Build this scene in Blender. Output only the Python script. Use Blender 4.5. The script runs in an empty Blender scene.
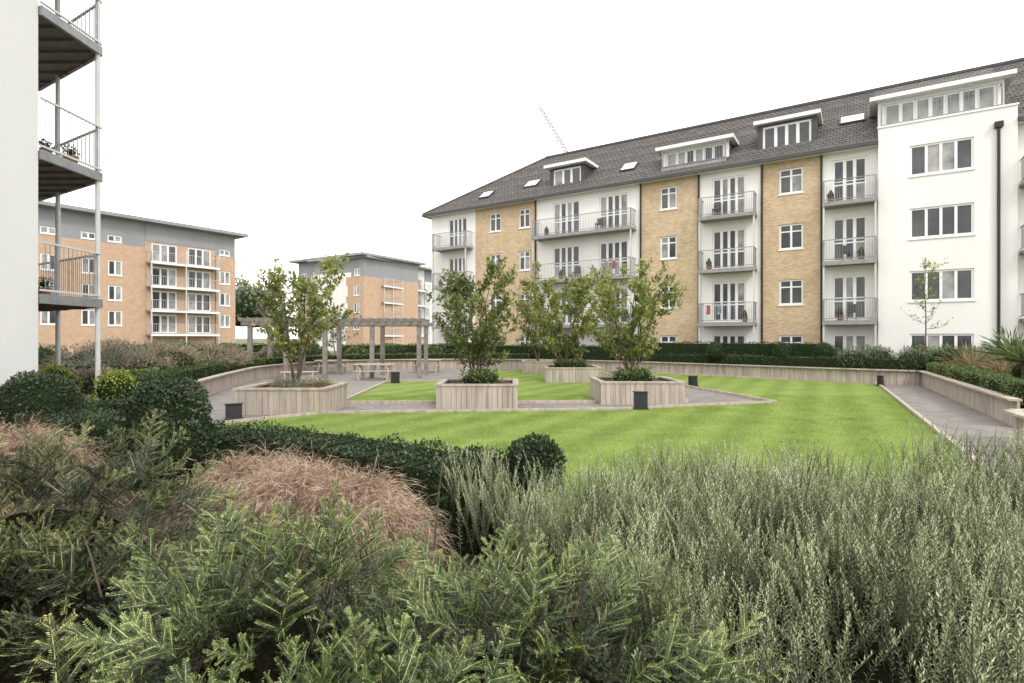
import bpy, math, random
import numpy as np
from mathutils import Vector, Matrix
R=random.Random(7); rng=np.random.default_rng(7)
scene=bpy.context.scene
scene.view_settings.view_transform='Standard'
scene.view_settings.look='None'
scene.view_settings.exposure=0
COL=scene.collection

# ---------------------------------------------------------------- materials
def newmat(name):
    m=bpy.data.materials.new(name); m.use_nodes=True
    nt=m.node_tree; nt.nodes.clear()
    out=nt.nodes.new('ShaderNodeOutputMaterial')
    p=nt.nodes.new('ShaderNodeBsdfPrincipled')
    nt.links.new(p.outputs[0],out.inputs[0])
    return m,nt,p,out
def c4(c): return (c[0],c[1],c[2],1)
def ramp(nt,stops):
    r=nt.nodes.new('ShaderNodeValToRGB')
    e=r.color_ramp.elements
    while len(e)<len(stops): e.new(0.5)
    for i,(p,c) in enumerate(stops):
        e[i].position=p; e[i].color=c4(c)
    return r
def pmat(name,c1,c2=None,scale=4,rough=.8,bump=0,bscale=40,metal=0,spec=.4,streak=False):
    m,nt,p,out=newmat(name)
    p.inputs['Roughness'].default_value=rough; p.inputs['Metallic'].default_value=metal
    p.inputs['Specular IOR Level'].default_value=spec
    tc=nt.nodes.new('ShaderNodeTexCoord')
    if c2 is None: c2=tuple(x*.85 for x in c1)
    n=nt.nodes.new('ShaderNodeTexNoise'); n.inputs['Scale'].default_value=scale; n.inputs['Detail'].default_value=6
    if streak:
        mp=nt.nodes.new('ShaderNodeMapping'); mp.inputs['Scale'].default_value=(1,1,.12)
        nt.links.new(tc.outputs['Object'],mp.inputs[0]); nt.links.new(mp.outputs[0],n.inputs['Vector'])
    else: nt.links.new(tc.outputs['Object'],n.inputs['Vector'])
    r=ramp(nt,[(.35,c1),(.68,c2)])
    nt.links.new(n.outputs[0],r.inputs[0]); nt.links.new(r.outputs[0],p.inputs['Base Color'])
    if bump:
        n2=nt.nodes.new('ShaderNodeTexNoise'); n2.inputs['Scale'].default_value=bscale; n2.inputs['Detail'].default_value=5
        nt.links.new(tc.outputs['Object'],n2.inputs['Vector'])
        b=nt.nodes.new('ShaderNodeBump'); b.inputs['Strength'].default_value=bump; b.inputs['Distance'].default_value=.02
        nt.links.new(n2.outputs[0],b.inputs['Height']); nt.links.new(b.outputs[0],p.inputs['Normal'])
    return m
def leafmat(name,stops,trans=.25,rough=.5,spec=.3,nscale=1.5,namp=.9):
    m,nt,p,out=newmat(name)
    p.inputs['Roughness'].default_value=rough; p.inputs['Specular IOR Level'].default_value=spec
    a=nt.nodes.new('ShaderNodeAttribute'); a.attribute_name='rnd'
    g=nt.nodes.new('ShaderNodeNewGeometry')
    n=nt.nodes.new('ShaderNodeTexNoise'); n.inputs['Scale'].default_value=nscale; n.inputs['Detail'].default_value=3
    nt.links.new(g.outputs['Position'],n.inputs['Vector'])
    ad=nt.nodes.new('ShaderNodeMath'); ad.operation='MULTIPLY_ADD'; ad.inputs[1].default_value=namp; ad.inputs[2].default_value=-namp/2
    nt.links.new(n.outputs[0],ad.inputs[0])
    s=nt.nodes.new('ShaderNodeMath'); s.operation='ADD'; s.use_clamp=True
    nt.links.new(a.outputs['Fac'],s.inputs[0]); nt.links.new(ad.outputs[0],s.inputs[1])
    r=ramp(nt,stops); nt.links.new(s.outputs[0],r.inputs[0])
    nt.links.new(r.outputs[0],p.inputs['Base Color'])
    if trans>0:
        t=nt.nodes.new('ShaderNodeBsdfTranslucent'); nt.links.new(r.outputs[0],t.inputs[0])
        mx=nt.nodes.new('ShaderNodeMixShader'); mx.inputs[0].default_value=trans
        nt.links.new(p.outputs[0],mx.inputs[1]); nt.links.new(t.outputs[0],mx.inputs[2])
        nt.links.new(mx.outputs[0],out.inputs[0])
    return m
def brickmat(name,c1,c2,mortar,w=.225,h=.075,ms=.01,bias=0,vaxis='Z',rough=.85,bump=.3,mott=.78):
    m,nt,p,out=newmat(name); p.inputs['Roughness'].default_value=rough
    tc=nt.nodes.new('ShaderNodeTexCoord'); sp=nt.nodes.new('ShaderNodeSeparateXYZ'); cb=nt.nodes.new('ShaderNodeCombineXYZ')
    nt.links.new(tc.outputs['Object'],sp.inputs[0])
    ad=nt.nodes.new('ShaderNodeMath'); ad.operation='ADD'
    nt.links.new(sp.outputs['X'],ad.inputs[0])
    if vaxis=='Z': nt.links.new(sp.outputs['Y'],ad.inputs[1])
    else: ad.inputs[1].default_value=0
    nt.links.new(ad.outputs[0],cb.inputs[0]); nt.links.new(sp.outputs[vaxis],cb.inputs[1])
    br=nt.nodes.new('ShaderNodeTexBrick'); br.inputs['Scale'].default_value=1
    br.inputs['Brick Width'].default_value=w; br.inputs['Row Height'].default_value=h; br.inputs['Mortar Size'].default_value=ms
    br.inputs['Color1'].default_value=c4(c1); br.inputs['Color2'].default_value=c4(c2); br.inputs['Mortar'].default_value=c4(mortar)
    br.inputs['Bias'].default_value=bias
    nt.links.new(cb.outputs[0],br.inputs['Vector'])
    n=nt.nodes.new('ShaderNodeTexNoise'); n.inputs['Scale'].default_value=1.6; n.inputs['Detail'].default_value=10; n.inputs['Roughness'].default_value=.8
    nt.links.new(tc.outputs['Object'],n.inputs['Vector'])
    r=ramp(nt,[(.3,(mott,mott*.98,mott*.96)),(.7,(1.1,1.1,1.1))]); nt.links.new(n.outputs[0],r.inputs[0])
    mx=nt.nodes.new('ShaderNodeMix'); mx.data_type='RGBA'; mx.blend_type='MULTIPLY'; mx.inputs[0].default_value=1
    nt.links.new(br.outputs['Color'],mx.inputs[6]); nt.links.new(r.outputs[0],mx.inputs[7])
    nt.links.new(mx.outputs[2],p.inputs['Base Color'])
    b=nt.nodes.new('ShaderNodeBump'); b.inputs['Strength'].default_value=bump; b.inputs['Distance'].default_value=.01; b.invert=True
    nt.links.new(br.outputs['Fac'],b.inputs['Height']); nt.links.new(b.outputs[0],p.inputs['Normal'])
    return m
M={}
M['render']=pmat('white_render',(.78,.77,.75),(.71,.70,.68),scale=.8,rough=.9,bump=.1,streak=True)
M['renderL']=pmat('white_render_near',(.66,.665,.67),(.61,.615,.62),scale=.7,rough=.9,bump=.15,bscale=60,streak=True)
M['buff']=brickmat('buff_brick',(.62,.47,.29),(.45,.32,.185),(.56,.48,.38),mott=.74)
M['orange']=brickmat('orange_brick',(.54,.36,.24),(.47,.30,.195),(.52,.42,.33))  # brick colour paled to carry the distance haze
M['tile']=brickmat('roof_tile',(.125,.115,.112),(.17,.155,.147),(.045,.044,.043),w=.3,h=.24,ms=.022,vaxis='Y',rough=.8,bump=.8,mott=.65)
M['frame']=pmat('upvc_frame',(.78,.78,.78),(.74,.74,.74),rough=.4)
M['glass']=pmat('window_glass',(.03,.034,.038),(.085,.09,.095),scale=.7,rough=.06,spec=.5)
M['glassc']=pmat('curtained_glass',(.36,.36,.35),(.14,.14,.14),scale=1.3,rough=.1,spec=.5)
M['steel']=pmat('galvanised_steel',(.26,.27,.28),(.19,.20,.21),rough=.45,metal=.2)
M['whitesteel']=pmat('painted_steel',(.55,.56,.56),(.48,.49,.49),rough=.45)
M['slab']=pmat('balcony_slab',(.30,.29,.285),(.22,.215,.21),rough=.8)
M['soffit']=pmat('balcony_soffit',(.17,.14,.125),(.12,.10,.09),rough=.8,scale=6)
M['black']=pmat('black_plastic',(.012,.012,.014),(.02,.02,.022),rough=.4)
M['dark']=pmat('dark_fascia',(.05,.05,.055),(.07,.07,.07),rough=.6)
M['greyclad']=pmat('grey_cladding',(.28,.29,.31),(.24,.25,.27),scale=.5,rough=.6)
M['wood']=pmat('weathered_timber',(.48,.42,.36),(.30,.26,.215),scale=7,rough=.85,bump=.4,bscale=30,streak=True)
M['wood2']=pmat('pergola_timber',(.28,.255,.235),(.18,.165,.15),scale=5,rough=.85,bump=.4)
M['bench']=pmat('bench_timber',(.50,.44,.37),(.38,.33,.27),scale=7,rough=.8,bump=.3)
M['soil']=pmat('soil_mulch',(.055,.035,.022),(.14,.085,.055),scale=25,rough=1,bump=1,bscale=45)
M['ground']=pmat('ground_grass',(.10,.13,.05),(.14,.14,.09),scale=.2,rough=1,bump=.3)
M['bark']=pmat('tree_bark',(.13,.10,.075),(.07,.055,.04),scale=20,rough=.9,bump=.6)
M['cloth']=pmat('red_cloth',(.35,.05,.05),(.40,.12,.12),rough=.9)
M['cloth2']=pmat('blue_cloth',(.07,.12,.3),(.5,.5,.5),rough=.9,scale=3)
M['terra']=pmat('plant_pot',(.05,.045,.04),(.25,.10,.05),scale=2,rough=.8)
M['crane']=pmat('crane_steel',(.16,.16,.17),(.13,.13,.14),rough=.6)
M['paving']=brickmat('paving',(.26,.238,.225),(.21,.193,.182),(.13,.12,.113),w=.6,h=.4,ms=.012,vaxis='Y',rough=.9,bump=.4,mott=.7)
def lawnmat(name,dk,lt):
    m,nt,p,out=newmat(name); p.inputs['Roughness'].default_value=.9; p.inputs['Specular IOR Level'].default_value=.1
    g=nt.nodes.new('ShaderNodeNewGeometry')
    d=nt.nodes.new('ShaderNodeVectorMath'); d.operation='DOT_PRODUCT'; d.inputs[1].default_value=(.868,-.5,0)
    nt.links.new(g.outputs['Position'],d.inputs[0])
    nw=nt.nodes.new('ShaderNodeTexNoise'); nw.inputs['Scale'].default_value=.8
    nt.links.new(g.outputs['Position'],nw.inputs['Vector'])
    a0=nt.nodes.new('ShaderNodeMath'); a0.operation='MULTIPLY_ADD'; a0.inputs[1].default_value=.3
    nt.links.new(nw.outputs[0],a0.inputs[0]); nt.links.new(d.outputs['Value'],a0.inputs[2])
    a=nt.nodes.new('ShaderNodeMath'); a.operation='MULTIPLY'; a.inputs[1].default_value=2*math.pi/1.15
    nt.links.new(a0.outputs[0],a.inputs[0])
    s=nt.nodes.new('ShaderNodeMath'); s.operation='SINE'; nt.links.new(a.outputs[0],s.inputs[0])
    mr=nt.nodes.new('ShaderNodeMapRange'); mr.inputs['From Min'].default_value=-.8; mr.inputs['From Max'].default_value=.8
    mr.inputs['To Min'].default_value=-.09; mr.inputs['To Max'].default_value=.09
    nt.links.new(s.outputs[0],mr.inputs[0])
    n=nt.nodes.new('ShaderNodeTexNoise'); n.inputs['Scale'].default_value=.9; n.inputs['Detail'].default_value=9; n.inputs['Roughness'].default_value=.75
    nt.links.new(g.outputs['Position'],n.inputs['Vector'])
    sm=nt.nodes.new('ShaderNodeMath'); sm.operation='ADD'; nt.links.new(n.outputs[0],sm.inputs[0]); nt.links.new(mr.outputs[0],sm.inputs[1])
    r=ramp(nt,[(.2,dk),(.8,lt)]); nt.links.new(sm.outputs[0],r.inputs[0]); nt.links.new(r.outputs[0],p.inputs['Base Color'])
    n2=nt.nodes.new('ShaderNodeTexNoise'); n2.inputs['Scale'].default_value=60; nt.links.new(g.outputs['Position'],n2.inputs['Vector'])
    b=nt.nodes.new('ShaderNodeBump'); b.inputs['Strength'].default_value=.6; b.inputs['Distance'].default_value=.03
    nt.links.new(n2.outputs[0],b.inputs['Height']); nt.links.new(b.outputs[0],p.inputs['Normal'])
    return m
M['lawn']=lawnmat('lawn_turf',(.115,.175,.038),(.25,.325,.085))
M['blade']=lawnmat('grass_blade',(.165,.245,.055),(.37,.46,.14))
L={}
L['magnolia']=leafmat('magnolia_leaf',[(0,(.06,.09,.02)),(.5,(.19,.23,.06)),(.85,(.38,.41,.13)),(1,(.50,.38,.18))],.35,rough=.35)
L['magnolia2']=leafmat('magnolia_leaf_dark',[(0,(.045,.07,.022)),(.5,(.13,.165,.05)),(.9,(.28,.32,.10)),(1,(.42,.31,.14))],.3,rough=.35)
L['hedge']=leafmat('hedge_leaf',[(0,(.02,.04,.014)),(.6,(.065,.105,.035)),(1,(.14,.20,.07))],.2)
L['box']=leafmat('box_leaf',[(0,(.012,.022,.012)),(.6,(.035,.058,.027)),(1,(.11,.15,.065))],.15,rough=.4)
L['bright']=leafmat('bright_leaf',[(0,(.10,.16,.02)),(.6,(.26,.32,.05)),(1,(.42,.44,.10))],.3)
L['mid']=leafmat('shrub_leaf',[(0,(.04,.07,.025)),(.6,(.12,.17,.055)),(1,(.26,.32,.12))],.25)
L['brown']=leafmat('dry_leaf',[(0,(.12,.10,.07)),(.5,(.28,.225,.155)),(1,(.44,.37,.28))],.25)
L['lav']=leafmat('lavender_leaf',[(0,(.10,.13,.08)),(.6,(.22,.26,.18)),(1,(.36,.41,.30))],.25)
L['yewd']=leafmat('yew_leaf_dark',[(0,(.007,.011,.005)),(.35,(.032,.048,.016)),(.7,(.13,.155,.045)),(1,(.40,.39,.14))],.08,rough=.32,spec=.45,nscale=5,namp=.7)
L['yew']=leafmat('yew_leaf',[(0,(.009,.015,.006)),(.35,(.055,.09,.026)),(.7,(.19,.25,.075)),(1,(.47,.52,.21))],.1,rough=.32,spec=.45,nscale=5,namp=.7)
L['rose']=leafmat('rosemary_leaf',[(0,(.028,.034,.016)),(.35,(.16,.19,.10)),(.7,(.39,.43,.25)),(1,(.66,.70,.45))],.15,nscale=2.5)
L['straw']=leafmat('straw_blade',[(0,(.11,.07,.048)),(.4,(.34,.235,.165)),(1,(.66,.52,.40))],.2)
L['far']=leafmat('distant_leaf',[(0,(.08,.10,.07)),(.6,(.16,.19,.13)),(1,(.27,.28,.19))],.2,nscale=.2)
L['phorm']=leafmat('phormium_leaf',[(0,(.10,.08,.04)),(.5,(.26,.21,.11)),(1,(.44,.38,.20))],.25)

# ---------------------------------------------------------------- builders
def group(name,loc=(0,0,0),rz=0):
    e=bpy.data.objects.new(name,None); COL.objects.link(e); e.location=loc; e.rotation_euler=(0,0,rz)
    e.empty_display_size=.3
    return e
def link(me,name,parent=None,mtx=None):
    o=bpy.data.objects.new(name,me); COL.objects.link(o)
    if parent: o.parent=parent
    if mtx is not None: o.matrix_local=mtx
    return o
class B:
    def __init__(s): s.v=[];s.f=[];s.m=[];s.mats=[]
    def mi(s,m):
        if m not in s.mats: s.mats.append(m)
        return s.mats.index(m)
    def hexa(s,p,m):
        b=len(s.v); s.v+=[tuple(q) for q in p]
        for f in ((0,3,2,1),(4,5,6,7),(0,1,5,4),(1,2,6,5),(2,3,7,6),(3,0,4,7)):
            s.f.append(tuple(b+i for i in f)); s.m.append(s.mi(m))
    def box(s,x0,x1,y0,y1,z0,z1,m):
        if x1<x0:x0,x1=x1,x0
        if y1<y0:y0,y1=y1,y0
        if z1<z0:z0,z1=z1,z0
        s.hexa([(x0,y0,z0),(x1,y0,z0),(x1,y1,z0),(x0,y1,z0),(x0,y0,z1),(x1,y0,z1),(x1,y1,z1),(x0,y1,z1)],m)
    def quad(s,p,m):
        b=len(s.v); s.v+=[tuple(q) for q in p]; s.f.append(tuple(range(b,b+len(p)))); s.m.append(s.mi(m))
    def beam(s,p,q,w,h,m,up=(0,0,1)):
        p=Vector(p);q=Vector(q);d=(q-p).normalized();up=Vector(up)
        if abs(d.dot(up))>.99: up=Vector((0,1,0))
        a=d.cross(up).normalized()*w/2; c=a.cross(d).normalized()*h/2
        s.hexa([p-a-c,p+a-c,q+a-c,q-a-c,p-a+c,p+a+c,q+a+c,q-a+c],m)
    def tube(s,pts,rad,m,n=6):
        b=len(s.v)
        pts=[Vector(p) for p in pts]
        for i,p in enumerate(pts):
            d=(pts[min(i+1,len(pts)-1)]-pts[max(i-1,0)]).normalized()
            a=d.cross(Vector((0.3,1,.1))).normalized(); c=d.cross(a)
            for k in range(n):
                t=2*math.pi*k/n
                s.v.append(tuple(p+(a*math.cos(t)+c*math.sin(t))*rad[i]))
        for i in range(len(pts)-1):
            for k in range(n):
                s.f.append((b+i*n+k,b+i*n+(k+1)%n,b+(i+1)*n+(k+1)%n,b+(i+1)*n+k)); s.m.append(s.mi(m))
        s.f.append(tuple(b+(len(pts)-1)*n+k for k in range(n))); s.m.append(s.mi(m))
    def mesh(s,name):
        me=bpy.data.meshes.new(name); me.from_pydata(s.v,[],s.f)
        for m in s.mats: me.materials.append(m)
        me.polygons.foreach_set('material_index',s.m); me.update()
        return me
    def obj(s,name,parent=None,bevel=0):
        o=link(s.mesh(name),name,parent)
        if bevel:
            bv=o.modifiers.new('bevel','BEVEL'); bv.width=bevel; bv.segments=2; bv.limit_method='ANGLE'
        return o
def unit(a): return a/np.maximum(np.linalg.norm(a,axis=1,keepdims=True),1e-9)
def leaves(C,D,N,Ln,W):
    D=unit(D); S=unit(np.cross(D,N)); n=len(C)
    Ln=np.broadcast_to(np.asarray(Ln,float).reshape(-1,1),(n,1)); W=np.broadcast_to(np.asarray(W,float).reshape(-1,1),(n,1))
    V=np.empty((n,4,3)); mid=C+D*Ln*.45
    V[:,0]=C;V[:,1]=mid+S*W/2;V[:,2]=C+D*Ln;V[:,3]=mid-S*W/2
    return V.reshape(-1,3)
def leafmesh(name,V,r,mat):
    n=len(V)//4
    me=bpy.data.meshes.new(name)
    me.vertices.add(4*n); me.vertices.foreach_set('co',np.ascontiguousarray(V,dtype=np.float32).ravel())
    me.loops.add(4*n); me.loops.foreach_set('vertex_index',np.arange(4*n,dtype=np.int32))
    me.polygons.add(n); me.polygons.foreach_set('loop_start',np.arange(0,4*n,4,dtype=np.int32))
    me.update(calc_edges=True)
    at=me.attributes.new('rnd','FLOAT','FACE'); at.data.foreach_set('value',np.asarray(r,dtype=np.float32))
    me.materials.append(mat); return me
def rv(n): return unit(rng.normal(size=(n,3)))
def scat(name,P,N,size,mat,parent,aspect=.55,up=0.3,jit=.8,r=None,spread=.25):
    n=len(P); D=N*(1-jit*.5)+rv(n)*jit+np.array([0,0,up]); 
    NN=rv(n)+N
    sz=size*rng.uniform(.6,1.3,n)
    if r is None: r=np.clip(rng.normal(.5,spread,n),0,1)
    return link(leafmesh(name,leaves(P,D,NN,sz,sz*aspect),r,mat),name,parent)
def smooth(pts,k=8,closed=False):
    out=[];n=len(pts);P=[Vector(p) for p in pts]
    for i in range(n-1):
        a=P[max(i-1,0)];b=P[i];c=P[i+1];d=P[min(i+2,n-1)]
        for j in range(k):
            t=j/k
            out.append(.5*((2*b)+(c-a)*t+(2*a-5*b+4*c-d)*t*t+(3*b-a-3*c+d)*t**3))
    out.append(P[-1]); return out
def hedge(name,pts,w,z0,z1,mat,leaf=.05,dens=500,sm=True,core=None):
    g=group(name)
    P=smooth([(x,y) for x,y in pts],6) if sm and len(pts)>2 else [Vector(p) for p in pts]
    b=B(); PP=[];NN=[]
    k=.03
    for i in range(len(P)-1):
        a,c=P[i],P[i+1]; d=(c-a); ln=d.length
        if ln<1e-4: continue
        d/=ln; s=Vector((-d.y,d.x)); h=w/2-k
        a2=a-d*(-k if i==0 else .02); c2=c+d*(-k if i==len(P)-2 else .02)
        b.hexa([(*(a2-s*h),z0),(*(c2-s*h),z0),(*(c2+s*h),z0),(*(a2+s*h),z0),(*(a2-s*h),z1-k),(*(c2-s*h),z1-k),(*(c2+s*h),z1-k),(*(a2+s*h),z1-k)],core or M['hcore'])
        for (A,kind) in ((ln*w,'t'),(ln*(z1-z0),'l'),(ln*(z1-z0),'r')):
            n=max(2,int(A*dens)); t=rng.uniform(0,ln,n); u=rng.uniform(0,1,n)
            if kind=='t':
                o=(u-.5)*w; z=np.full(n,z1); N=np.tile([0,0,1.],(n,1))
            else:
                sg=1 if kind=='l' else -1; o=np.full(n,sg*w/2); z=z0+u*(z1-z0); N=np.tile([s.x*sg,s.y*sg,0],(n,1))
            X=a.x+d.x*t+s.x*o; Y=a.y+d.y*t+s.y*o
            wob=.04*np.sin(X*3.1+Y*1.7)+.03*np.sin(X*7.7-Y*5.1)
            p=np.stack([X,Y,z],1)+N*(wob+rng.normal(0,.025,n)-.02)[:,None]
            PP.append(p);NN.append(N)
    for (e,dv) in ((P[0],P[0]-P[1]),(P[-1],P[-1]-P[-2])):
        dv=dv.normalized(); n=max(2,int(w*(z1-z0)*dens)); o=rng.uniform(-w/2,w/2,n); z=rng.uniform(z0,z1,n)
        p=np.stack([e.x-dv.y*o,e.y+dv.x*o,z],1)+rng.normal(0,.02,(n,3)); PP.append(p);NN.append(np.tile([dv.x,dv.y,0],(n,1)))
    b.obj('core',g)
    scat('leaves',np.concatenate(PP),np.concatenate(NN),leaf,mat,g)
    return g
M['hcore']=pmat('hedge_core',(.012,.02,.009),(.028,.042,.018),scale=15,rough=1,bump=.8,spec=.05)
M['dcore']=pmat('shrub_inner_shade',(.006,.007,.004),(.02,.018,.012),scale=15,rough=1,bump=.8,spec=0)  # near-black filler colour, stands in for shade deep between the stems
def ico(r,sub=3,mat='hcore'):
    import bmesh
    bm=bmesh.new(); bmesh.ops.create_icosphere(bm,subdivisions=sub,radius=r)
    me=bpy.data.meshes.new('core'); bm.to_mesh(me); bm.free(); me.materials.append(M[mat]); return me
def bush(name,c,rad,mat,leaf=.06,n=1500,lump=.12,core=.82,aspect=.55,up=.3,jit=.9,parent=None):
    g=parent or group(name)
    rad=np.array(rad); N=rv(n); N[:,2]=np.where(N[:,2]<-.5,-N[:,2],N[:,2])
    ph=rng.uniform(0,6,3)
    l=1+lump*(np.sin(N[:,0]*5+ph[0])*np.sin(N[:,1]*5+ph[1])+.6*np.sin(N[:,2]*7+N[:,0]*6+ph[2]))
    l*=1-np.abs(rng.normal(0,.06+lump*.5,n))
    P=N*rad*l[:,None]+np.array(c)
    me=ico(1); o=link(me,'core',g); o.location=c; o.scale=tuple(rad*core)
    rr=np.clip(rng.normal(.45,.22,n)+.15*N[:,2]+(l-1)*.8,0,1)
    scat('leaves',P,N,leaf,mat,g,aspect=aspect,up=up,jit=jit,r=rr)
    return g
def tree(name,base,zt,rad,nst,mat,nl=2600,leaf=.13,seed=1,zlow=.25,trunk=.035,single=False):
    rr=random.Random(seed); g=group(name); b=B(); bx,by,bz=base; H=zt-bz
    C=[];D=[]
    def twig(p,d,ln,r):
        pts=[p]; dd=Vector(d)
        for i in range(4):
            dd=(dd+Vector((rr.uniform(-.3,.3),rr.uniform(-.3,.3),rr.uniform(-.05,.3)))).normalized()
            pts.append(pts[-1]+dd*ln/4)
        b.tube(pts,[r*(1-.2*i) for i in range(5)],M['bark'],5)
        return pts,dd
    for k in range(nst):
        az=2*math.pi*(k+rr.random()*.7)/nst; sp=(0.03 if single else rr.uniform(.25,.65))*rad
        n=8; pts=[]; top=.97 if k==0 else rr.uniform(.78,.93)
        for i in range(n+1):
            t=i/n
            pts.append(Vector((bx+math.cos(az)*sp*t**.8+rr.uniform(-.04,.04)*(i>0),by+math.sin(az)*sp*t**.8+rr.uniform(-.04,.04)*(i>0),bz+H*t*top)))
        b.tube(pts,[trunk*(1-.85*i/n) for i in range(n+1)],M['bark'],6)
        nb=int(30/nst)+3 if not single else 16
        for j in range(nb):
            t=zlow+(1-zlow)*(j+rr.random())/nb*.97
            f=t*n; i=min(int(f),n-1); p=pts[i].lerp(pts[i+1],f-i)
            a=rr.uniform(0,6.28) if nst==1 else az+rr.gauss(0,1.1)
            prof=math.sin(math.pi*min(1,((t-zlow)/(1-zlow))*.78+.18))**.7
            ln=rad*prof*rr.uniform(.5,1.25)*.9
            el=rr.uniform(.1,.8)
            d=Vector((math.cos(a)*math.cos(el),math.sin(a)*math.cos(el),math.sin(el)))
            tp,dd=twig(p,d,ln,trunk*.4*(1-.5*t))
            for q in range(5):
                s=tp[1+q%4]; d2=(dd+Vector((rr.uniform(-1,1),rr.uniform(-1,1),rr.uniform(-.4,.8)))).normalized()
                t2,d3=twig(s,d2,rr.uniform(.15,.4)*min(1,rad),.006)
                for pt in t2[1:]: C.append(pt);D.append(d3)
            for pt in tp[2:]: C.append(pt);D.append(dd)
        C.append(pts[-1]);D.append(Vector((0,0,1)))
    b.obj('trunk_and_branches',g)
    C=np.array([tuple(c) for c in C]);D=np.array([tuple(c) for c in D])
    idx=rng.integers(0,len(C),nl)
    P=C[idx]+rng.normal(0,.045,(nl,3))
    DD=D[idx]*.5+rv(nl)*.9+np.array([0,0,.15])
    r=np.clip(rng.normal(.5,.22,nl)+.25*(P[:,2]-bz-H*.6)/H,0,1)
    sz=leaf*rng.uniform(.6,1.25,nl)
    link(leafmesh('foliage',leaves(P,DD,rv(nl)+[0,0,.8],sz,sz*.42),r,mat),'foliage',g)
    return g

# ---------------------------------------------------------------- architecture helpers
def wall(b,x0,x1,z0,z1,o,ops,m,dep=.14):
    xs=sorted({x0,x1}|{q for a in ops for q in a[:2]}); zs=sorted({z0,z1}|{q for a in ops for q in a[2:4]})
    for i in range(len(xs)-1):
        for j in range(len(zs)-1):
            cx=(xs[i]+xs[i+1])/2; cz=(zs[j]+zs[j+1])/2
            if any(a[0]<cx<a[1] and a[2]<cz<a[3] for a in ops): continue
            b.quad([(xs[i],o,zs[j]),(xs[i],o,zs[j+1]),(xs[i+1],o,zs[j+1]),(xs[i+1],o,zs[j])],m)
    for a in ops:
        p=[(a[0],a[2]),(a[1],a[2]),(a[1],a[3]),(a[0],a[3])]
        for k in range(4):
            q=p[k];r=p[(k+1)%4]
            b.quad([(q[0],o,q[1]),(r[0],o,r[1]),(r[0],o-dep,r[1]),(q[0],o-dep,q[1])],m)
def window(b,x0,x1,z0,z1,o,cols=2,transom=None,fr=.06,sill=True,curt=.35,bars=0,mull=None):
    f0,f1=o-.12,o-.06; F=M['frame']
    b.box(x0,x1,f0,f1,z0,z0+fr,F); b.box(x0,x1,f0,f1,z1-fr,z1,F)
    b.box(x0,x0+fr,f0,f1,z0+fr,z1-fr,F); b.box(x1-fr,x1,f0,f1,z0+fr,z1-fr,F)
    W=(x1-x0-2*fr)/cols; mu=mull or fr*.6
    for i in range(cols):
        a=x0+fr+i*W; c=a+W
        if i: b.box(a-mu,a+mu,f0+.003,f1-.003,z0+fr,z1-fr,F)
        zz=[z0+fr]+([transom] if transom else [])+[z1-fr]
        for j in range(len(zz)-1):
            g=M['glassc'] if R.random()<curt else M['glass']
            t=R.uniform(-.004,.004)
            b.quad([(a,o-.095+t,zz[j]),(a,o-.095,zz[j+1]),(c,o-.095-t,zz[j+1]),(c,o-.095,zz[j])],g)
        for k in range(bars):
            zb=z0+fr+(z1-z0-2*fr)*(k+1)/(bars+1); b.box(a+.03,c-.03,f0+.01,f1-.012,zb-.02,zb+.02,F)
    if transom: b.box(x0+fr,x1-fr,f0+.006,f1-.006,transom-.035,transom+.035,F)
    if sill: b.box(x0-.06,x1+.06,o-.05,o+.05,z0-.07,z0-.003,M['frame'])
def balcony(b,x0,x1,o,zf,proj,rail='steel',th=.16,step=.11,posts=True,slabm='slab',glass=False):
    S=M[rail]; b.box(x0,x1,o+.003,o+proj,zf-th,zf,M[slabm])
    b.box(x0-.02,x1+.02,o+proj,o+proj+.03,zf-th-.03,zf+.02,M['frame' if rail!='steel' else 'slab'])
    y=o+proj-.05; t=zf+1.08
    for zz in (zf+.1,t): 
        b.box(x0+.02,x1-.02,y-.02,y+.02,zz,zz+.035,S)
        for xx in (x0+.02,x1-.06): b.box(xx,xx+.04,o+.01,y-.02,zz,zz+.035,S)
    n=int((x1-x0-.1)/step)
    for i in range(n+1):
        x=x0+.04+(x1-x0-.1)*i/n; b.box(x-.007,x+.007,y-.007,y+.007,zf+.13,t,S)
    m=int(proj/step)
    for i in range(1,m):
        yy=o+proj*i/m
        for xx in (x0+.04,x1-.04): b.box(xx-.007,xx+.007,yy-.007,yy+.007,zf+.13,t,S)
    if posts:
        for xx in (x0,x1-.06): b.box(xx,xx+.06,y-.03,y+.03,zf,t+.002,S)

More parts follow.
